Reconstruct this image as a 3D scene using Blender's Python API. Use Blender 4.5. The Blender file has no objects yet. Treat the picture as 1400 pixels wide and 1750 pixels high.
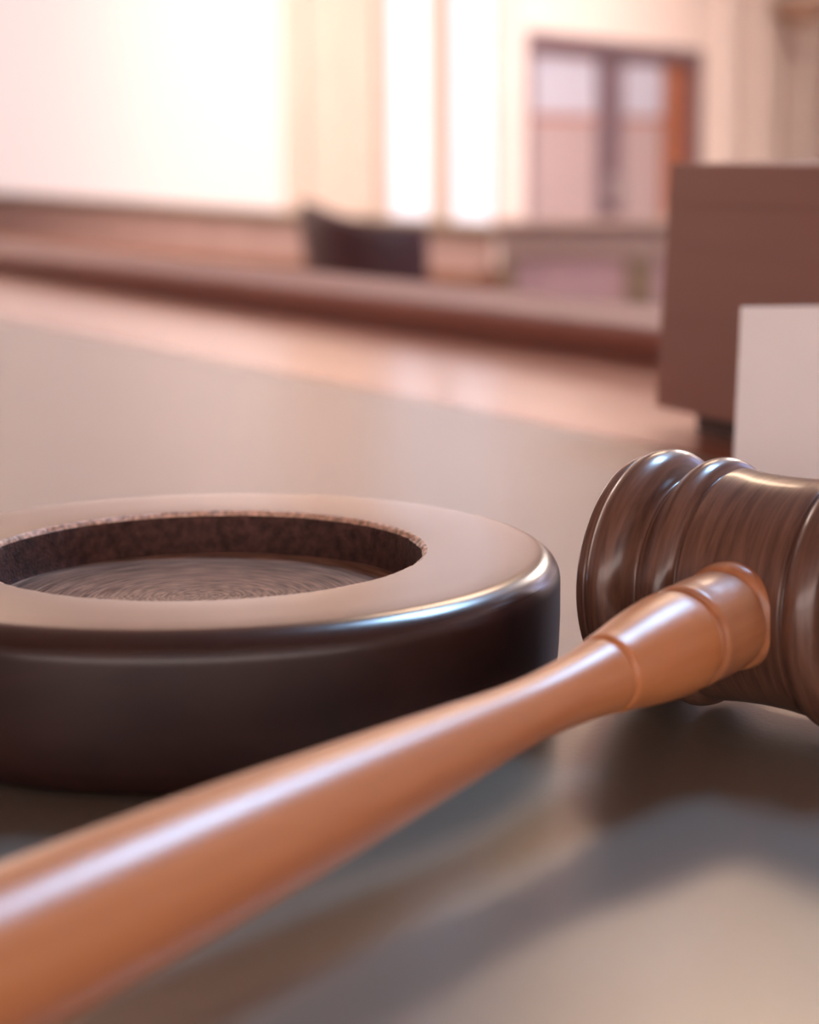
import bpy, bmesh, math, random
from mathutils import Vector, Matrix
random.seed(7)
sc = bpy.context.scene
COL = sc.collection

# ------------------------------------------------------------------ camera, world, lamps, exposure
EYE = 0.098                      # height of the lens above the bench top (z = 0)
PITCH, ROLL, FPX = 0.182, 0.009, 3400.0
cam_d = bpy.data.cameras.new('camera')
cam = bpy.data.objects.new('camera', cam_d)
COL.objects.link(cam)
fw = Vector((0, math.cos(PITCH), -math.sin(PITCH)))
rt = Vector((1, 0, 0))
dn = fw.cross(rt)
r2 = math.cos(ROLL) * rt + math.sin(ROLL) * dn
d2 = -math.sin(ROLL) * rt + math.cos(ROLL) * dn
R = Matrix((r2, -d2, -fw)).transposed()
cam.matrix_world = Matrix.Translation((0, 0, EYE)) @ R.to_4x4()
cam_d.sensor_fit = 'VERTICAL'
cam_d.sensor_height = 36.0
cam_d.sensor_width = 28.8
cam_d.lens = FPX * 36.0 / 1750.0
cam_d.clip_start = 0.005
cam_d.clip_end = 80
cam_d.dof.use_dof = True
cam_d.dof.focus_distance = 0.352
cam_d.dof.aperture_fstop = 14.0
sc.camera = cam

w = bpy.data.worlds.new('world')
sc.world = w
w.use_nodes = True
w.node_tree.nodes['Background'].inputs['Color'].default_value = (0.75, 0.8, 1.0, 1)
w.node_tree.nodes['Background'].inputs['Strength'].default_value = 0.3

sc.view_settings.view_transform = 'Standard'
sc.view_settings.look = 'None'
sc.view_settings.exposure = 0.28
sc.view_settings.gamma = 1.0
sc.view_settings.use_curve_mapping = False

WARM = (1.0, 0.70, 0.47)
WARM2 = (1.0, 0.84, 0.74)
COOL = (0.40, 0.66, 1.0)
# ceiling lamps: (x, y, size x, size y, colour, radiance)
CEIL_Z = 4.1
LAMP_Z = 3.2
LAMPS = [(1.0, 5.3, 1.2, 1.2, WARM, 13.5),
         (1.65, 2.4, 1.1, 1.1, COOL, 38.0),
         (-3.6, 9.6, 1.5, 1.5, WARM2, 13.5),  # unseen lamp added to brighten the window wall near the corner
         (-4.5, 14.4, 1.5, 1.5, WARM2, 16.0),  # unseen lamp added for the far end of the window wall
         (3.9, 10.4, 1.5, 1.5, WARM2, 54.0)]  # unseen lamp added to lighten the door wall
WIN_BLIND = (1.0, 0.80, 0.79)
WIN_DAY = (0.95, 0.90, 1.0)
BLIND_E, DAY_E, SIDE_E, RIGHT_E, REAR_E = 0.60, 0.80, 2.8, 4.0, 3.4

# ------------------------------------------------------------------ helpers
def tag(o, label=None, cat=None, group=None, kind=None):
    if label: o['label'] = label
    if cat: o['category'] = cat
    if group: o['group'] = group
    if kind: o['kind'] = kind
    return o

def empty(name, loc=(0, 0, 0), rz=0.0):
    o = bpy.data.objects.new(name, None)
    o.empty_display_size = 0.05
    COL.objects.link(o)
    o.location = loc
    o.rotation_euler = (0, 0, rz)
    return o

def link(name, bm, m, parent=None, smooth=False, auto=None):
    me = bpy.data.meshes.new(name)
    bmesh.ops.recalc_face_normals(bm, faces=bm.faces[:])
    if smooth:
        for f in bm.faces: f.smooth = True
    if auto is not None:
        for e in bm.edges:
            if len(e.link_faces) == 2 and e.calc_face_angle(0) > auto: e.smooth = False
    bm.to_mesh(me); bm.free()
    me.materials.append(m)
    o = bpy.data.objects.new(name, me)
    COL.objects.link(o)
    if parent: o.parent = parent
    return o

def box(bm, x0, x1, y0, y1, z0, z1, M=None, bev=0.0):
    t = bmesh.new()
    bmesh.ops.create_cube(t, size=1)
    for v in t.verts:
        v.co = Vector((x0 + (v.co.x + .5) * (x1 - x0), y0 + (v.co.y + .5) * (y1 - y0), z0 + (v.co.z + .5) * (z1 - z0)))
    if bev > 0:
        bmesh.ops.bevel(t, geom=t.edges[:], offset=bev, segments=3, profile=.5, affect='EDGES')
    if M is not None: t.transform(M)
    me = bpy.data.meshes.new('t'); t.to_mesh(me); t.free()
    bm.from_mesh(me); bpy.data.meshes.remove(me)
    return bm

def frame2(ox, oy, dx, dy, z=0):
    """local x along (dx,dy), local y = left of it, local z up"""
    l = math.hypot(dx, dy); dx /= l; dy /= l
    return Matrix(((dx, -dy, 0, ox), (dy, dx, 0, oy), (0, 0, 1, z), (0, 0, 0, 1)))

def smooth_prof(p, sub=4):
    """Catmull-Rom through profile points (s, r)"""
    out = []
    n = len(p)
    for i in range(n - 1):
        p0 = p[max(i - 1, 0)]; p1 = p[i]; p2 = p[i + 1]; p3 = p[min(i + 2, n - 1)]
        for k in range(sub):
            t = k / sub
            q = []
            for c in range(2):
                a, b, cc, d = p0[c], p1[c], p2[c], p3[c]
                q.append(.5 * ((2 * b) + (-a + cc) * t + (2 * a - 5 * b + 4 * cc - d) * t * t + (-a + 3 * b - 3 * cc + d) * t ** 3))
            out.append((q[0], max(q[1], 0)))
    out.append(p[-1])
    return out

def lathe(prof, seg=128, M=None, jitter=None):
    """revolve (height along local z, radius)"""
    bm = bmesh.new()
    rings = []
    for j, (s, r) in enumerate(prof):
        if r < 1e-6:
            rings.append([bm.verts.new((0, 0, s))])
        else:
            ring = []
            for i in range(seg):
                a = 2 * math.pi * i / seg
                dr, ds = jitter(j, i) if jitter else (0, 0)
                ring.append(bm.verts.new(((r + dr) * math.cos(a), (r + dr) * math.sin(a), s + ds)))
            rings.append(ring)
    for A, B in zip(rings[:-1], rings[1:]):
        for i in range(seg):
            k = (i + 1) % seg
            if len(A) == 1 and len(B) == 1: continue
            if len(A) == 1: bm.faces.new((A[0], B[i], B[k]))
            elif len(B) == 1: bm.faces.new((A[i], B[0], A[k]))
            else: bm.faces.new((A[i], B[i], B[k], A[k]))
    if M is not None: bm.transform(M)
    return bm

def axis_matrix(origin, n):
    n = Vector(n).normalized()
    a = n.cross(Vector((0, 0, 1))).normalized()
    b = n.cross(a)
    return Matrix.Translation(origin) @ Matrix((a, b, n)).transposed().to_4x4()

# ------------------------------------------------------------------ materials
def new_mat(name):
    m = bpy.data.materials.new(name); m.use_nodes = True
    nt = m.node_tree
    return m, nt, nt.nodes['Principled BSDF']

def plain(name, col, rough=.5, spec=.5, noise=0.0, nscale=20, bump=0.0, bscale=200, coat=0.0):
    m, nt, b = new_mat(name)
    b.inputs['Base Color'].default_value = (*col, 1)
    b.inputs['Roughness'].default_value = rough
    b.inputs['Specular IOR Level'].default_value = spec
    b.inputs['Coat Weight'].default_value = coat
    b.inputs['Coat Roughness'].default_value = rough
    tc = nt.nodes.new('ShaderNodeTexCoord')
    if noise:
        n = nt.nodes.new('ShaderNodeTexNoise'); n.inputs['Scale'].default_value = nscale; n.inputs['Detail'].default_value = 4
        nt.links.new(tc.outputs['Object'], n.inputs['Vector'])
        r = nt.nodes.new('ShaderNodeValToRGB')
        r.color_ramp.elements[0].position = .3; r.color_ramp.elements[1].position = .7
        r.color_ramp.elements[0].color = (*[c * (1 - noise) for c in col], 1)
        r.color_ramp.elements[1].color = (*[min(1, c * (1 + noise)) for c in col], 1)
        nt.links.new(n.outputs['Fac'], r.inputs['Fac']); nt.links.new(r.outputs['Color'], b.inputs['Base Color'])
    if bump:
        n = nt.nodes.new('ShaderNodeTexNoise'); n.inputs['Scale'].default_value = bscale; n.inputs['Detail'].default_value = 6
        nt.links.new(tc.outputs['Object'], n.inputs['Vector'])
        bp = nt.nodes.new('ShaderNodeBump'); bp.inputs['Strength'].default_value = bump; bp.inputs['Distance'].default_value = .001
        nt.links.new(n.outputs['Fac'], bp.inputs['Height']); nt.links.new(bp.outputs['Normal'], b.inputs['Normal'])
    return m

def wood(name, c1, c2, scale=(60, 60, 3), rough=.35, rough2=None, coat=0.0, bump=.05, spec=.5, coat_rough=.1):
    m, nt, b = new_mat(name)
    tc = nt.nodes.new('ShaderNodeTexCoord')
    mp = nt.nodes.new('ShaderNodeMapping'); mp.inputs['Scale'].default_value = scale
    nt.links.new(tc.outputs['Object'], mp.inputs['Vector'])
    n = nt.nodes.new('ShaderNodeTexNoise'); n.inputs['Scale'].default_value = 1; n.inputs['Detail'].default_value = 8
    n.inputs['Roughness'].default_value = .65; n.inputs['Distortion'].default_value = .6
    nt.links.new(mp.outputs['Vector'], n.inputs['Vector'])
    r = nt.nodes.new('ShaderNodeValToRGB')
    r.color_ramp.elements[0].position = .3; r.color_ramp.elements[0].color = (*c1, 1)
    r.color_ramp.elements[1].position = .72; r.color_ramp.elements[1].color = (*c2, 1)
    nt.links.new(n.outputs['Fac'], r.inputs['Fac']); nt.links.new(r.outputs['Color'], b.inputs['Base Color'])
    mr = nt.nodes.new('ShaderNodeMapRange')
    mr.inputs['To Min'].default_value = rough; mr.inputs['To Max'].default_value = rough2 if rough2 else rough + .08
    nt.links.new(n.outputs['Fac'], mr.inputs['Value']); nt.links.new(mr.outputs['Result'], b.inputs['Roughness'])
    b.inputs['Coat Weight'].default_value = coat; b.inputs['Coat Roughness'].default_value = coat_rough
    b.inputs['Specular IOR Level'].default_value = spec
    if bump:
        bp = nt.nodes.new('ShaderNodeBump'); bp.inputs['Strength'].default_value = bump; bp.inputs['Distance'].default_value = .0006
        nt.links.new(n.outputs['Fac'], bp.inputs['Height']); nt.links.new(bp.outputs['Normal'], b.inputs['Normal'])
    return m

def emitter(name, col, e, base=(.8, .8, .8), rough=.4, noise=0.0):
    m, nt, b = new_mat(name)
    b.inputs['Base Color'].default_value = (*base, 1)
    b.inputs['Roughness'].default_value = rough
    b.inputs['Emission Color'].default_value = (*col, 1)
    b.inputs['Emission Strength'].default_value = e
    return m

M_desk = plain('desk_inset', (.208, .176, .140), rough=.28, spec=.5, coat=.75, noise=.05, nscale=9, bump=.10, bscale=900)
M_border = wood('bench_wood', (.50, .15, .08), (.64, .24, .14), scale=(3, 45, 45), rough=.28, coat=1.0, coat_rough=.2, bump=.02)
M_rail = wood('rail_wood', (.27, .095, .062), (.36, .135, .09), scale=(3, 45, 45), rough=.5, bump=.02)
M_front = wood('bench_front_wood', (.20, .07, .04), (.30, .11, .07), scale=(4, 30, 4), rough=.4, bump=.02)
M_head = wood('walnut', (.070, .028, .019), (.26, .125, .082), scale=(45, 45, 700), rough=.26, rough2=.36, coat=.35, bump=.04, coat_rough=.14)
M_handle = wood('mahogany', (.54, .175, .052), (.70, .265, .095), scale=(180, 180, 7), rough=.34, rough2=.40, coat=.6, bump=.02, coat_rough=.36)
M_ringwood = wood('collar_wood', (.40, .14, .06), (.62, .25, .11), scale=(200, 200, 20), rough=.34, rough2=.42, coat=.25, bump=.05, coat_rough=.14)
M_blockside = wood('dark_block_wood', (.020, .009, .007), (.050, .022, .016), scale=(14, 60, 60), rough=.24, rough2=.32, coat=.3, bump=.03, coat_rough=.15)
M_paper = plain('card_paper', (.95, .86, .84), rough=.7, noise=.02, nscale=40)
M_leather = plain('maroon_leather', (.055, .016, .018), rough=.45, noise=.15, nscale=30, bump=.2, bscale=120)
M_boxwood = wood('box_wood', (.28, .11, .075), (.34, .145, .10), scale=(3, 12, 40), rough=.5, bump=.03)
M_darkmetal = plain('dark_metal', (.03, .025, .025), rough=.35)
M_cream = plain('cream_plaster', (.88, .78, .72), rough=.8, noise=.03, nscale=3, bump=.1, bscale=60)
M_cream2 = plain('cream_trim', (.89, .80, .74), rough=.6, noise=.02, nscale=4)
M_greytrim = plain('grey_painted_trim', (.42, .36, .36), rough=.5, noise=.04, nscale=6)
M_wains = wood('wainscot_wood', (.44, .31, .30), (.52, .38, .36), scale=(2, 2, 12), rough=.45, bump=.02)
M_olive = wood('olive_trim', (.30, .22, .14), (.38, .28, .18), scale=(2, 20, 20), rough=.45, bump=.02)
M_pew = wood('pew_wood', (.26, .10, .042), (.34, .14, .06), scale=(2, 20, 20), rough=.4, bump=.02)
M_barrail = wood('bar_rail_wood', (.46, .33, .27), (.56, .42, .35), scale=(2, 20, 20), rough=.45, bump=.02)
M_barpanel = plain('mauve_panel', (.68, .46, .47), rough=.4, noise=.08, nscale=5)
M_doorframe = plain('dark_door_frame', (.17, .12, .15), rough=.45, noise=.08, nscale=10)
M_doorwood = wood('door_wood', (.30, .10, .05), (.42, .16, .09), scale=(12, 12, 2), rough=.4, bump=.02)
M_ceiling = plain('ceiling_paint', (.58, .46, .38), rough=.9)
M_floor = plain('carpet', (.20, .09, .07), rough=.95, noise=.25, nscale=60, bump=.3, bscale=300)
M_blind = emitter('sunlit_blind', WIN_BLIND, BLIND_E, base=(.5, .46, .45), rough=.7)
M_day = emitter('daylit_glass', WIN_DAY, DAY_E, base=(.5, .5, .55), rough=.3)
M_rightwin = emitter('right_window_glass', (.36, .50, 1.0), RIGHT_E, base=(.5, .5, .5), rough=.3)
M_side = emitter('added_side_glow', (1.0, .80, .68), SIDE_E, base=(.5, .5, .5), rough=.3)
M_foyer_hi = emitter('foyer_glow_upper', (.62, .62, .74), .20, base=(.42, .41, .48), rough=.3)  # bright foyer beyond the glass put into the pane's colour and glow
M_foyer_lo = emitter('foyer_glow_lower', (.62, .46, .46), .08, base=(.42, .33, .34), rough=.3)  # dimmer, pinker foyer light painted into the lower pane

# ------------------------------------------------------------------ the room
FLOOR = -1.25
YR, XL, XR = -2.6, -5.8, 5.2
# wall with the windows: from the corner P0 away to the left; wall with the doors: from P0 away to the right
P0 = Vector((0.54, 12.0)); DA = Vector((-0.442, 0.897)).normalized()
DB = Vector((1.3, 2.6)).normalized()
TA = (P0.x - XL) / -DA.x
TB = (XR - P0.x) / DB.x

def struct(name, bm, m, parent=None, **k):
    o = link(name, bm, m, parent, **k)
    if parent is None: o['kind'] = 'structure'
    return o

bm = bmesh.new(); box(bm, XL - .3, XR + .3, YR - .3, 26, FLOOR - .1, FLOOR); struct('floor', bm, M_floor)
bm = bmesh.new(); box(bm, XL - .3, XR + .3, YR - .3, 26, CEIL_Z, CEIL_Z + .1); struct('ceiling', bm, M_ceiling)
bm = bmesh.new()
box(bm, XL - .2, XR + .2, YR - .2, YR, FLOOR, .02); box(bm, XL - .2, XR + .2, YR - .2, YR, .9, CEIL_Z)
box(bm, XL - .2, -3.5, YR - .2, YR, .02, .9); box(bm, 3.5, XR + .2, YR - .2, YR, .02, .9)
struct('wall_rear', bm, M_cream)
RWY = [(5.4, 6.9), (8.3, 9.8)]
RZ0, RZ1 = .4, 2.9
bm = bmesh.new()
box(bm, XR, XR + .2, YR, 21.6, FLOOR, RZ0); box(bm, XR, XR + .2, YR, 21.6, RZ1, CEIL_Z)
ys = [YR] + [v for p in RWY for v in p] + [21.6]
for i in range(0, len(ys), 2): box(bm, XR, XR + .2, ys[i], ys[i + 1], RZ0, RZ1)
struct('wall_right', bm, M_cream)

# left wall; its unseen tall windows are added to light the window wall
yL1 = P0.y + DA.y * TA
WLY = [(6.4, 8.6), (9.8, 12.0), (13.2, 15.4)]
WZ0, WZ1 = -.35, 3.2
bm = bmesh.new()
box(bm, XL - .2, XL, YR, yL1 + .2, FLOOR, WZ0); box(bm, XL - .2, XL, YR, yL1 + .2, WZ1, CEIL_Z)
ys = [YR] + [v for p in WLY for v in p] + [yL1 + .2]
for i in range(0, len(ys), 2): box(bm, XL - .2, XL, ys[i], ys[i + 1], WZ0, WZ1)
struct('wall_left', bm, M_cream)

def window(n, M, x0, x1, z0, z1, glass, bars_v=1, bars_h=3, frame_m=None, fw_=.06, bar=.025, yp=-.075):
    """window in local frame: x along the wall, y = depth, room on +y side"""
    fm = frame_m or M_cream2
    root = empty('window_%d' % n); root['kind'] = 'structure'
    root.matrix_world = M @ Matrix.Translation((x0, 0, z0))
    W, Hh = x1 - x0, z1 - z0
    f = bmesh.new()
    box(f, 0, fw_, yp - .05, yp + .02 if yp > -.05 else .02, 0, Hh); box(f, W - fw_, W, yp - .05, (yp + .02 if yp > -.05 else .02), 0, Hh)
    box(f, fw_, W - fw_, yp - .05, (yp + .02 if yp > -.05 else .02), 0, fw_); box(f, fw_, W - fw_, yp - .05, (yp + .02 if yp > -.05 else .02), Hh - fw_, Hh)
    fr = link('window_frame', f, fm, root)
    nx, nz = bars_v + 1, bars_h + 1
    cw, ch = (W - 2 * fw_) / nx, (Hh - 2 * fw_) / nz
    for i in range(nx):
        for k in range(nz):
            g = bmesh.new()
            box(g, fw_ + i * cw + bar / 2, fw_ + (i + 1) * cw - bar / 2, yp, yp + .008, fw_ + k * ch + bar / 2, fw_ + (k + 1) * ch - bar / 2)
            link('pane', g, glass, root)
    b = bmesh.new()
    for i in range(1, nx): box(b, fw_ + i * cw - bar / 2, fw_ + i * cw + bar / 2, yp - .01, yp + .025, fw_, Hh - fw_)
    for k in range(1, nz): box(b, fw_, W - fw_, yp - .009, yp + .023, fw_ + k * ch - bar / 2, fw_ + k * ch + bar / 2)
    if nx * nz > 1: link('glazing_bars', b, fm, root)
    else: b.free()
    return root

ML = frame2(XL, 0, 0, -1)          # local x runs to -y, local y = +x (into the room)
wn = 1
for (a, b_) in WLY:
    window(wn, ML, -b_, -a, WZ0, WZ1, M_side, 2, 3); wn += 1

window(wn, frame2(0, YR, 1, 0), -3.5, 3.5, .02, .9, emitter('added_rear_glow', (1.0, .84, .78), REAR_E, base=(.5, .5, .5), rough=.3), 6, 0); wn += 1  # unseen rear window added to light the card from the front
MR = frame2(XR, 0, 0, 1)
for (a, b_) in RWY:
    window(wn, MR, a, b_, RZ0, RZ1, M_rightwin, 1, 3); wn += 1

# window wall (wall A): local x = along DA, local y: left of DA is (-dy, dx) = (-.897,-.442) = towards the room
MA = frame2(P0.x, P0.y, DA.x, DA.y)
CAPZ = -.40
WTOP = 3.7
OPEN = [(.02, .62), (.86, 1.50), (3.25, 12.6)]
bm = bmesh.new()
box(bm, 0, TA + .3, -.2, 0, FLOOR, CAPZ, MA); box(bm, 0, TA + .3, -.2, 0, WTOP, CEIL_Z, MA)
xs = [0.0] + [v for p in OPEN for v in p] + [TA + .3]
for i in range(0, len(xs), 2):
    if xs[i + 1] - xs[i] > .001: box(bm, xs[i], xs[i + 1], -.2, 0, CAPZ, WTOP, MA)
wall_back = struct('wall_back', bm, M_cream)
window(wn, MA, .02, .62, CAPZ, WTOP, M_day, 0, 0, fw_=.03, yp=-.012); wn += 1
window(wn, MA, .86, 1.50, CAPZ, WTOP, M_day, 0, 0, fw_=.03, yp=-.012); wn += 1
window(wn, MA, 3.25, 12.6, CAPZ, WTOP, M_blind, 0, 0, fw_=.03, yp=-.012); wn += 1
# flat pilasters between the openings
for (a, b_) in ((.65, .83), (1.62, 1.95), (2.82, 3.15)):
    bm = bmesh.new(); box(bm, a, b_, 0, .03, CAPZ + .05, 3.7, MA, .01); box(bm, a - .03, b_ + .03, 0, .08, 3.7, 3.82, MA, .01)
    link('pilaster', bm, M_cream2, wall_back)
# wainscot panels and cap below the sills
x = .02
while x < TA - .1:
    wd = min(.95, TA - x)
    bm = bmesh.new(); box(bm, x + .02, x + wd - .02, 0, .025, FLOOR + .16, CAPZ - .05, MA, .008)
    link('wainscot_panel', bm, M_wains, wall_back)
    x += .95
bm = bmesh.new(); box(bm, -.05, TA, 0, .09, CAPZ - .045, CAPZ + .02, MA, .008)
tr = struct('trim_1', bm, wood('dark_olive_cap', (.15, .10, .06), (.20, .14, .085), scale=(2, 20, 20), rough=.5))
bm = bmesh.new(); box(bm, 0, TA, 0, .03, FLOOR, FLOOR + .14, MA); struct('baseboard_back', bm, M_olive)

# door wall (wall B): local x along DB; room is on the right of DB -> local -y
MB = frame2(P0.x, P0.y, DB.x, DB.y)
D0, D1 = .36, 3.70                 # door opening along the wall
DTOP = .78
bm = bmesh.new()
box(bm, .03, D0, 0, .04, FLOOR, CEIL_Z, MB); box(bm, D1, TB + .3, 0, .2, FLOOR, CEIL_Z, MB); box(bm, D0, D1, 0, .2, DTOP, CEIL_Z, MB)
wall_door = struct('wall_right_back', bm, M_cream)
for a in (4.15, 5.2, 6.6, 8.2):
    bm = bmesh.new(); box(bm, a, a + .42, -.07, 0, FLOOR, 3.6, MB, .015); box(bm, a - .04, a + .46, -.11, 0, 3.6, 3.75, MB, .01)
    link('pilaster', bm, M_cream2, wall_door)
door = empty('door_1'); door['kind'] = 'structure'
bm = bmesh.new()
box(bm, D0, D0 + .10, -.04, .2, FLOOR, DTOP, MB); box(bm, D1 - .10, D1, -.04, .2, FLOOR, DTOP, MB); box(bm, D0 + .10, D1 - .10, -.04, .2, DTOP - .09, DTOP, MB)
link('door_frame', bm, M_doorframe, door)
mid = (D0 + D1) / 2
for (a, b_, hinge) in ((D0 + .10, mid - .004, 0), (mid + .004, D1 - .10, 1)):
    zt, zb = DTOP - .095, FLOOR + .01
    st_in = .30
    sl, sr = (.16, st_in) if hinge == 0 else (.18, .54)
    bm = bmesh.new()
    # side stile next to the hinge / far stile, rails, lock rail
    if hinge == 0:
        box(bm, a, a + sl, .03, .075, zb, zt, MB); 
    else:
        box(bm, b_ - sr, b_, .03, .075, zb, zt, MB)
    x0 = a + (sl if hinge == 0 else sl); x1 = b_ - (st_in if hinge == 0 else sr)
    box(bm, x0, x1, .03, .075, zt - .03, zt, MB); box(bm, x0, x1, .03, .075, zb, zb + .75, MB)
    leaf = link('door_leaf', bm, M_doorwood, door)
    bm = bmesh.new()
    if hinge == 0: box(bm, b_ - st_in, b_, .03, .075, zb, zt, MB)
    else: box(bm, a, a + sl, .03, .075, zb, zt, MB)
    link('meeting_stile', bm, M_doorframe, leaf)
    zm = zt - .42
    bm = bmesh.new(); box(bm, x0, x1, .048, .056, zm + .02, zt - .03, MB); link('upper_pane', bm, M_foyer_hi, leaf)
    bm = bmesh.new(); box(bm, x0, x1, .048, .056, zb + .75, zm - .02, MB); link('lower_pane', bm, M_foyer_lo, leaf)
    bm = bmesh.new(); box(bm, x0, x1, .035, .07, zm - .02, zm + .02, MB); link('glazing_bar', bm, M_doorwood, leaf)
    hx = (b_ - .12) if hinge == 0 else (a + .08)
    bm = bmesh.new(); box(bm, hx - .015, hx + .015, -.03, .03, -.30, -.12, MB, .01); link('door_handle', bm, M_greytrim, leaf)

# wall sconce high on the cream wall
sl_ = MB @ Vector((5.5, -.30, 1.10))
scn = empty('wall_sconce', sl_)
tag(scn, 'bronze bowl sconce high on the cream wall right of the double doors', 'lamp')
bm = lathe([(-.06, 0), (-.055, .12), (.03, .22), (.14, .29), (.145, .28), (.04, .205), (-.045, .11), (-.048, 0)], 32)
link('bowl', bm, plain('bronze', (.42, .28, .20), rough=.6), scn, smooth=True)
bm = bmesh.new()
box(bm, -.05, .05, -.02, .02, -.08, .12, frame2(0, 0, DB.x, DB.y) @ Matrix.Translation((0, .27, 0)))
box(bm, -.015, .015, -.02, .28, .01, .04, frame2(0, 0, DB.x, DB.y))
link('bracket', bm, M_darkmetal, scn)

# ceiling lamps
LN = {0: 'bright warm square ceiling light straight ahead above the bench rail', 1: 'small cool white ceiling light above the right of the bench',
      2: 'added unseen light panel brightening the window wall near its corner', 3: 'added unseen light panel brightening the far window wall',
      4: 'added unseen light panel brightening the wall of the double doors', 5: 'large square ceiling light nearest the left wall windows'}
for i, (x, y, sx, sy, colr, e) in enumerate(LAMPS):
    t = empty('ceiling_light', (x, y, LAMP_Z))
    tag(t, LN[i], 'ceiling light')
    f = bmesh.new()
    hx, hy = sx / 2, sy / 2
    box(f, -hx - .04, hx + .04, -hy - .04, -hy, -.06, 0); box(f, -hx - .04, hx + .04, hy, hy + .04, -.06, 0)
    box(f, -hx - .04, -hx, -hy, hy, -.06, 0); box(f, hx, hx + .04, -hy, hy, -.06, 0)
    link('frame', f, M_greytrim, t)
    for px in (-hx * .6, hx * .6):
        rd = bmesh.new(); box(rd, px - .01, px + .01, -.01, .01, 0, CEIL_Z - LAMP_Z); link('suspension_rod', rd, M_darkmetal, t)
    if i == 3:
        up = bmesh.new(); box(up, -hx + .05, hx - .05, -hy + .05, hy - .05, .002, .02); link('added_uplight', up, emitter('added_ceiling_glow', colr, 30), t)  # upward glowing panel added to brighten the ceiling
    bk = bmesh.new(); box(bk, -hx, hx, -hy, hy, -.03, 0); link('housing', bk, M_greytrim, t)
    d = bmesh.new(); box(d, -hx, hx, -hy, hy, -.05, -.032)
    link('diffuser', d, emitter('lamp_diffuser', colr, e), t)

# ------------------------------------------------------------------ furniture of the well
def part(name, parent, m, boxes, M=None, bev=0.0, label=None):
    b = bmesh.new()
    for q in boxes: box(b, *q, M, bev)
    o = link(name, b, m, parent)
    if label: o['label'] = label
    return o

# long wooden pew parallel to the window wall
pew = empty('pew', (.41, 9.25, FLOOR), math.atan2(.8, -.6))
tag(pew, 'long orange-brown wooden pew running beside the window wall', 'bench')
PT = FLOOR + .70
LP = 7.2
Z = -FLOOR
def pp(name, m, boxes, bev=0.0): return part(name, pew, m, boxes, None, bev)
pp('backrest', M_pew, [(0.05, LP, -.02, .02, .12, .72)])
pp('top_rail', M_pew, [(0.0, LP, -.04, .04, .72, .76)], .006)
pp('seat', M_pew, [(0.05, LP, -.45, -.02, .40, .44)], .006)
pp('end_panel', wood('dark_pew_end', (.17, .065, .035), (.24, .09, .05), rough=.4), [(-.05, 0.05, -.5, .06, 0, .79)], .012)
pp('end_panel', M_pew, [(LP, LP + .1, -.5, .06, 0, .79)], .012)
for k in range(1, 7): pp('leg', M_pew, [(LP * k / 7 - .03, LP * k / 7 + .03, -.42, .0, 0, .40)])

# courtroom bar with a broad rail in front of the doors
BA = (.40, 8.62); BBd = Vector((1.0, -.12)).normalized()
bar = empty('bar_partition', (BA[0], BA[1], FLOOR), math.atan2(BBd.y, BBd.x))
tag(bar, 'low wooden courtroom bar with broad grey-brown rail before the doors', 'partition')
HB = 1.03
part('top_rail', bar, M_barrail, [(-.02, 4.3, -.10, .12, HB - .03, HB)], None, .008)
part('rail_board', bar, M_barrail, [(0, 4.25, -.05, .05, HB - .155, HB - .03)])
part('lower_rail', bar, M_olive, [(0, 4.25, -.04, .04, 0, .12)])
k = 0; x = 0.0
while x < 4.2:
    part('post', bar, M_olive, [(x, x + .07 if k == 0 else x + .12, -.045, .045, .12, HB - .155)])
    part('panel', bar, M_barpanel, [(x + (.07 if k == 0 else .12), x + .56, -.015, .015, .12, HB - .155)])
    x += .56 - (.02 if k == 0 else 0); k += 1
part('post', bar, M_olive, [(4.2, 4.3, -.05, .05, 0, HB - .03)])

# dark leather tub chair seen from its side
ch = empty('armchair', (-.095, 7.9, FLOOR))
tag(ch, 'dark maroon leather armchair with high curved back, standing beyond the bench rail', 'chair')
def shell():
    b = bmesh.new(); N = 40; rows = 14
    prev = None
    for i in range(N + 1):
        a = math.radians(-128 + 256 * i / N)         # 0 = back (towards -x)
        k = abs(a) / math.radians(128)
        top = 1.140 - .105 * (1 - math.cos(min(abs(a), math.radians(100)) * 1.8)) / 2
        cols = []
        for side in (0, 1):
            col = []
            for j in range(rows + 1):
                z = .42 + (top - .42) * j / rows
                rr = .25 + .01 * math.sin(math.pi * j / rows)
                lean = -.15 * (z - .42) * max(0, math.cos(a)) ** .6
                r = rr - (0 if side == 0 else .055)
                if j == rows: r += (-.012 if side == 0 else .012)
                col.append(b.verts.new((-r * math.cos(a) + lean + .02, r * .98 * math.sin(a), z - (.0 if j < rows else .0))))
            cols.append(col)
        if prev:
            for s in (0, 1):
                for j in range(rows): b.faces.new((prev[s][j], cols[s][j], cols[s][j + 1], prev[s][j + 1]))
            for j in (0, rows): b.faces.new((prev[0][j], cols[0][j], cols[1][j], prev[1][j]))
        if i in (0, N):
            for j in range(rows): b.faces.new((cols[0][j], cols[0][j + 1], cols[1][j + 1], cols[1][j]))
        prev = cols
    return b
link('backrest', shell(), M_leather, ch, smooth=True, auto=.9)
b = lathe(smooth_prof([(.40, 0), (.40, .14), (.42, .185), (.47, .20), (.51, .185), (.53, .12), (.535, 0)]), 40)
b.transform(Matrix.Translation((.03, 0, 0))); link('seat', b, M_leather, ch, smooth=True)
b = lathe([(.06, 0), (.06, .03), (.25, .028), (.25, .04), (.38, .045), (.40, .10), (.40, 0)], 24); link('column', b, M_darkmetal, ch, smooth=True, auto=.6)
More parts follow.
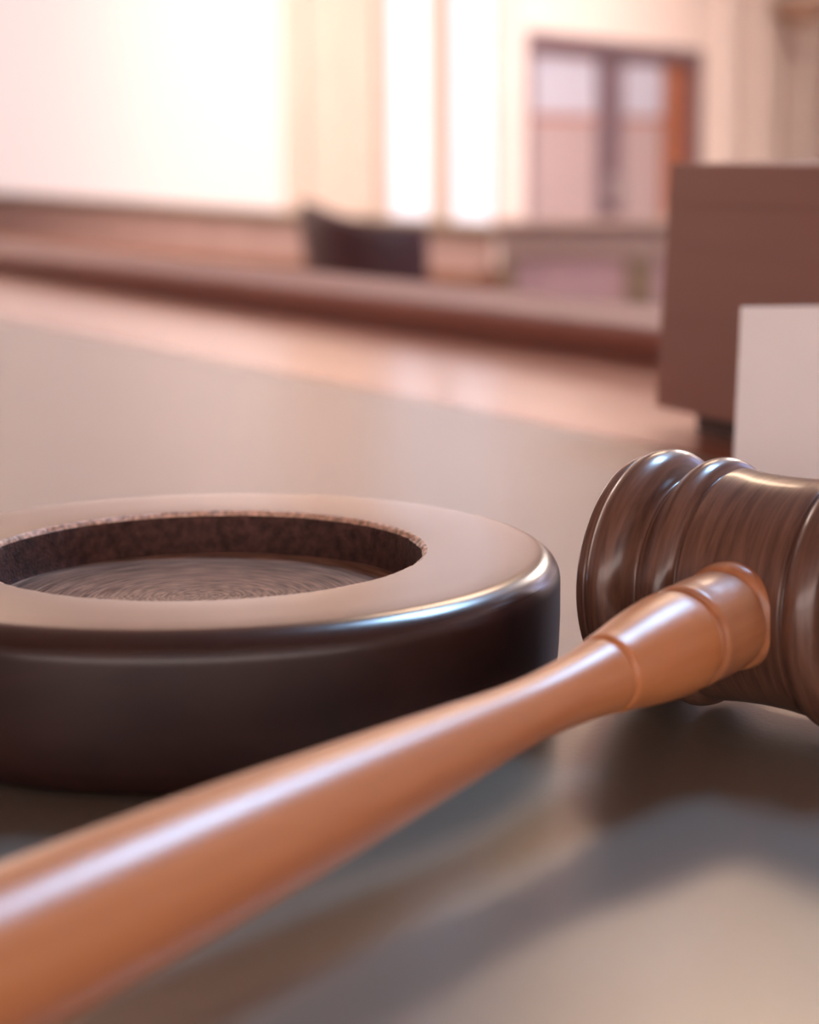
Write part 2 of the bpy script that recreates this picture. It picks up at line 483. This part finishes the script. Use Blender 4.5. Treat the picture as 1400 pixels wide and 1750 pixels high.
for k in range(5):
    Mk = Matrix.Rotation(k * 2 * math.pi / 5 + .3, 4, 'Z')
    b = bmesh.new(); box(b, .02, .28, -.022, .022, .055, .09, Mk, .006); box(b, .25, .28, -.018, .018, 0, .06, Mk, .006)
    link('leg', b, M_darkmetal, ch)

# ------------------------------------------------------------------ the judge's bench
# local x runs away-left along the rail, local y... n points outward (away-right)
ANG = math.atan2(.855, -.52)
bench = empty('judges_bench', (0, 0, 0), ANG - math.pi)       # local +x = (.52,-.855), local -y ... see below
# with that rotation local x = (0.52,-0.855) and local y = (0.855,0.52) = outward
tag(bench, 'wide wooden judges bench with grey-green inset top and raised rail', 'desk')
E0, E1 = -2.7, .85          # along local x (negative = far left)
def bp_(name, m, boxes, bev=0.0): return part(name, bench, m, boxes, None, bev)
bp_('writing_surface', M_desk, [(E0, E1, -.45, .4055, -.03, 0)])
bp_('wood_border', M_border, [(E0, E1, .4065, .66, -.03, 0)])
bp_('rail', M_rail, [(E0, E1, .563, .635, 0, .008)])
bp_('rail_cap', M_rail, [(E0, E1, .553, .645, .006, .0165)], .004)
bp_('front_panel', M_front, [(E0, E1, .60, .635, FLOOR, -.03)])
bp_('end_panel', M_front, [(E1 - .04, E1, -.43, .60, FLOOR, -.03)])
bp_('end_panel', M_front, [(E0, E0 + .04, -.43, .60, FLOOR, -.03)])

# ------------------------------------------------------------------ box and card on the bench
bx = empty('document_box', (.0862, .690, 0), math.atan2(-.917, .4))
tag(bx, 'brown wooden box on the bench border, standing behind the white card', 'box')
# local x along the visible side towards the viewer, local y = left of it = (.917,.4)
def tapered(x0, x1, y0, y1, z0, z1, tx, bev):
    t = bmesh.new(); box(t, x0, x1, y0, y1, z0, z1, None, bev)
    for v in t.verts:
        k = (v.co.z - z0) / (z1 - z0)
        v.co.y += tx * k * (1 if v.co.y < (y0 + y1) / 2 else -1)
    return t
link('body', tapered(0, .125, 0, .105, .008, .0775, .004, .0003), M_boxwood, bx)
link('lid', tapered(0, .125, .0040, .101, .07755, .0912, .0007, .0003), M_boxwood, bx)
part('plinth', bx, wood('shaded_plinth_wood', (.05, .02, .014), (.08, .03, .02), rough=.5), [(.008, .117, .012, .093, 0, .008)])  # dark tone puts the shadow under the box into the wood

cd = empty('tent_card', (.0855, .520, 0))
tag(cd, 'blank white folded paper card standing in front of the brown box', 'card')
def leaf(y0, y1, flip, xb=0.0, xt=.0035):
    b = bmesh.new(); th = .0005
    P = [(xb, y0, 0), (.105, y0, 0), (.105, y1, .055), (xt, y1, .055)]
    f0 = [b.verts.new(p) for p in P]; f1 = [b.verts.new((p[0], p[1] + flip * th, p[2])) for p in P]
    b.faces.new(f0); b.faces.new(f1[::-1])
    for i in range(4):
        j = (i + 1) % 4; b.faces.new((f0[i], f1[i], f1[j], f0[j]))
    return b
link('front_leaf', leaf(0, .012, 1), M_paper, cd)
link('back_leaf', leaf(.0275, .0128, -1, .009, .004), M_paper, cd)

# ------------------------------------------------------------------ sounding block
BX, BY, BH, BR, BRI = -.0374, .3530, .0263, .0645, .0396
sb = empty('sounding_block', (BX, BY, 0))
tag(sb, 'round dark wooden sounding block with a sunken centre', 'sounding block')
prof = [(0, 0), (0, .0590), (.0006, .0612), (.0022, .0630), (.005, .0639), (.010, .0643), (.015, .0645)]
er = .0050
cz, cr = BH - er, BR - er
for k in range(13):
    a = math.pi / 2 * k / 12
    rx = er * (math.cos(a)); rz = er * math.sin(a)
    prof.append((cz + rz * .98 + .0001, cr + rx))
prof += [(BH, .054), (BH + .00005, .048), (BH, .0425), (BH - .00005, BRI + .0010)]
i_edge = len(prof)
prof += [(BH - .0001, BRI + .0006), (BH - .0005, BRI + .0003), (BH - .0010, BRI + .0001), (BH - .0022, BRI), (BH - .005, BRI - .0001), (BH - .0078, BRI - .0003), (BH - .0085, BRI - .0006)]
i_floor = len(prof)
r = BRI - .0012
while r > .0006:
    prof.append((BH - .0086 + .00005 * math.sin(r * 9000) * (0.4 + .6 * random.random()), r)); r -= .0005
prof.append((BH - .0086, 0))
nz = [[random.gauss(0, 1) for _ in range(360)] for _ in range(8)]
def jit(j, i):
    if i_edge <= j <= i_edge + 3:
        q = j - i_edge + 1
        c = nz[q][i] * .55 + nz[q][(i // 5) * 5] * .6
        return (c * .00016 * (1.4 if q == 2 else .8), -abs(c) * .00008 if q in (1, 2) else 0)
    return (0, 0)
# body material: polished top and sides, rough in the hollow
def block_mat():
    m = wood('sounding_block_wood', (.018, .005, .004), (.045, .014, .010), scale=(18, 70, 70), rough=.25, rough2=.33, coat=1.0, bump=.03, coat_rough=.24)
    nt = m.node_tree; b = nt.nodes['Principled BSDF']     # polished top and shoulder, duller side
    g = nt.nodes.new('ShaderNodeNewGeometry'); sp = nt.nodes.new('ShaderNodeSeparateXYZ'); nt.links.new(g.outputs['Normal'], sp.inputs[0])
    mr = nt.nodes.new('ShaderNodeMapRange'); mr.inputs['From Min'].default_value = .12; mr.inputs['From Max'].default_value = .5
    mr.inputs['To Min'].default_value = .05; mr.inputs['To Max'].default_value = 1.0
    nt.links.new(sp.outputs['Z'], mr.inputs['Value']); nt.links.new(mr.outputs['Result'], b.inputs['Coat Weight'])
    m2 = nt.nodes.new('ShaderNodeMapRange'); m2.inputs['From Min'].default_value = .05; m2.inputs['From Max'].default_value = .5
    m2.inputs['To Min'].default_value = .5; m2.inputs['To Max'].default_value = .26
    nt.links.new(sp.outputs['Z'], m2.inputs['Value']); nt.links.new(m2.outputs['Result'], b.inputs['Roughness'])
    return m
o = link('body', lathe(prof[:i_edge], 360, None, jit), block_mat(), sb, smooth=True)
def hollow_mat():
    m, nt, b = new_mat('turned_hollow_wood')
    tc = nt.nodes.new('ShaderNodeTexCoord'); sp = nt.nodes.new('ShaderNodeSeparateXYZ'); nt.links.new(tc.outputs['Object'], sp.inputs[0])
    # radius -> ring grooves
    ln = nt.nodes.new('ShaderNodeVectorMath'); ln.operation = 'LENGTH'
    cb = nt.nodes.new('ShaderNodeCombineXYZ'); nt.links.new(sp.outputs['X'], cb.inputs['X']); nt.links.new(sp.outputs['Y'], cb.inputs['Y'])
    nt.links.new(cb.outputs[0], ln.inputs[0])
    at = nt.nodes.new('ShaderNodeMath'); at.operation = 'ARCTAN2'; nt.links.new(sp.outputs['Y'], at.inputs[0]); nt.links.new(sp.outputs['X'], at.inputs[1])
    cv = nt.nodes.new('ShaderNodeCombineXYZ')
    m1 = nt.nodes.new('ShaderNodeMath'); m1.operation = 'MULTIPLY'; m1.inputs[1].default_value = 1500; nt.links.new(ln.outputs['Value'], m1.inputs[0])
    m2 = nt.nodes.new('ShaderNodeMath'); m2.operation = 'MULTIPLY'; m2.inputs[1].default_value = 3.0; nt.links.new(at.outputs[0], m2.inputs[0])
    m3 = nt.nodes.new('ShaderNodeMath'); m3.operation = 'MULTIPLY'; m3.inputs[1].default_value = 500; nt.links.new(sp.outputs['Z'], m3.inputs[0])
    nt.links.new(m1.outputs[0], cv.inputs['X']); nt.links.new(m2.outputs[0], cv.inputs['Y']); nt.links.new(m3.outputs[0], cv.inputs['Z'])
    n = nt.nodes.new('ShaderNodeTexNoise'); n.inputs['Scale'].default_value = 1; n.inputs['Detail'].default_value = 5
    nt.links.new(cv.outputs[0], n.inputs['Vector'])
    n2 = nt.nodes.new('ShaderNodeTexNoise'); n2.inputs['Scale'].default_value = 900; nt.links.new(tc.outputs['Object'], n2.inputs['Vector'])
    r = nt.nodes.new('ShaderNodeValToRGB')
    r.color_ramp.elements[0].position = .35; r.color_ramp.elements[0].color = (.12, .06, .04, 1)
    r.color_ramp.elements[1].position = .75; r.color_ramp.elements[1].color = (.62, .36, .25, 1)
    nt.links.new(n.outputs['Fac'], r.inputs['Fac']); nt.links.new(r.outputs['Color'], b.inputs['Base Color'])
    b.inputs['Roughness'].default_value = .36
    ad = nt.nodes.new('ShaderNodeMath'); ad.operation = 'MULTIPLY_ADD'; ad.inputs[1].default_value = .4
    nt.links.new(n2.outputs['Fac'], ad.inputs[0]); nt.links.new(n.outputs['Fac'], ad.inputs[2])
    bp = nt.nodes.new('ShaderNodeBump'); bp.inputs['Strength'].default_value = .3; bp.inputs['Distance'].default_value = .0006
    nt.links.new(ad.outputs[0], bp.inputs['Height']); nt.links.new(bp.outputs['Normal'], b.inputs['Normal'])
    return m
jit2 = lambda j, i: jit(j + i_edge - 1, i)
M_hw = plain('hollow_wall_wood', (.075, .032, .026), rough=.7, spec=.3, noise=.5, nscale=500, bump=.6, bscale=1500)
M_rim = plain('lit_chipped_rim', (.60, .36, .26), rough=.38, spec=.5, noise=.55, nscale=700, bump=.5, bscale=1800)  # pale tone paints the light that the chipped edge catches
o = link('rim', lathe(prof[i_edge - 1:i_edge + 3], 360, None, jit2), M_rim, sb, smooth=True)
o['label'] = 'chipped edge around the hollow, its highlight painted pale'
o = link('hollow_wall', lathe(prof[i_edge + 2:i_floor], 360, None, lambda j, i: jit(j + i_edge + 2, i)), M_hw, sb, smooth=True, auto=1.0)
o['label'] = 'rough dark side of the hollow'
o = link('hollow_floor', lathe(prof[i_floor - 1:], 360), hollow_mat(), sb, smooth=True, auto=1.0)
o['label'] = 'turned floor of the hollow with ring marks'

# ------------------------------------------------------------------ gavel
be, ga, hc = .671, .046, .02248
gc = Vector((.06391, .33211, hc))
a_ = Vector((math.cos(be), -math.sin(be), 0))
u_ = Vector((-math.sin(be) * math.cos(ga), -math.cos(be) * math.cos(ga), -math.sin(ga)))
gv = empty('gavel', (gc.x, gc.y, 0))
tag(gv, 'wooden gavel with dark turned head and orange-brown handle, lying beside the sounding block', 'gavel')
half = [(-2.97, 0), (-2.965, .8), (-2.955, 1.5), (-2.93, 1.92), (-2.88, 2.06), (-2.80, 2.10), (-2.73, 2.11), (-2.69, 2.10), (-2.66, 2.13), (-2.57, 2.20),
        (-2.42, 2.245), (-2.27, 2.22), (-2.12, 2.13), (-2.0, 1.97), (-1.93, 1.84), (-1.87, 1.79), (-1.81, 1.83), (-1.75, 1.84), (-1.67, 1.92), (-1.56, 2.08), (-1.42, 2.17), (-1.28, 2.19),
        (-1.14, 2.14), (-1.06, 2.06), (-1.02, 1.99), (-.99, 1.985), (-.96, 2.02), (-.90, 2.03), (-.55, 1.99), (-.25, 1.975), (0, 1.97)]
hp = half + [(-s, r) for s, r in half[-2::-1]]
hp = [(s * .01, r * .01) for s, r in smooth_prof(hp, 4)]
hd = link('head', lathe(hp, 160), M_head, gv, smooth=True)
hd.matrix_world = axis_matrix(gc, a_)
hd.matrix_parent_inverse = gv.matrix_world.inverted() if False else Matrix.Identity(4)
def place(o, M):
    o.parent = gv
    o.matrix_basis = Matrix.Translation((-gc.x, -gc.y, 0)) @ M
place(hd, axis_matrix(gc, a_)); hd['label'] = 'dark turned walnut head with raised beads'
col_p = [(1.70, 0), (1.70, .74), (1.80, .78), (1.95, .80), (2.10, .79), (2.16, .75), (2.20, .75), (2.28, .80), (2.42, .86), (2.58, .87), (2.72, .84), (2.82, .79), (2.90, .765),
         (3.00, .785), (3.10, .80), (3.20, .79), (3.24, .75), (3.27, .0)]
col_p = [(1.55, 0), (1.56, .86), (1.66, .90), (1.80, .915), (1.92, .90), (2.00, .86), (2.04, .79), (2.07, .765), (2.11, .80), (2.2, .835), (2.45, .85), (2.75, .85), (3.0, .84), (3.2, .845), (3.30, .84), (3.37, .80), (3.40, .74), (3.42, 0)]
cl = link('collar', lathe([(s * .01, r * .01) for s, r in smooth_prof(col_p, 4)], 128), M_ringwood, gv, smooth=True)
place(cl, axis_matrix(gc, u_)); cl['label'] = 'ringed collar where handle meets head'
han = [(3.39, 0), (3.395, .72), (3.44, .725), (3.48, .78), (3.56, .82), (3.70, .835), (3.9, .825), (4.3, .79), (4.8, .725), (5.3, .645), (5.56, .61), (5.60, .565), (5.64, .54), (5.68, .56), (5.76, .575),
       (6.1, .535), (6.7, .49), (7.5, .465), (8.3, .49), (9.3, .555), (10.5, .63), (12, .72), (13.5, .80), (15.5, .88), (18, .94), (21, .96), (24, .95), (26.3, .98), (26.9, .97), (27.3, .75), (27.45, .4), (27.5, 0)]
hn = link('handle', lathe([(s * .01, r * .01) for s, r in smooth_prof(han, 4)], 128), M_handle, gv, smooth=True)
place(hn, axis_matrix(gc, u_)); hn['label'] = 'orange-brown tapering handle'
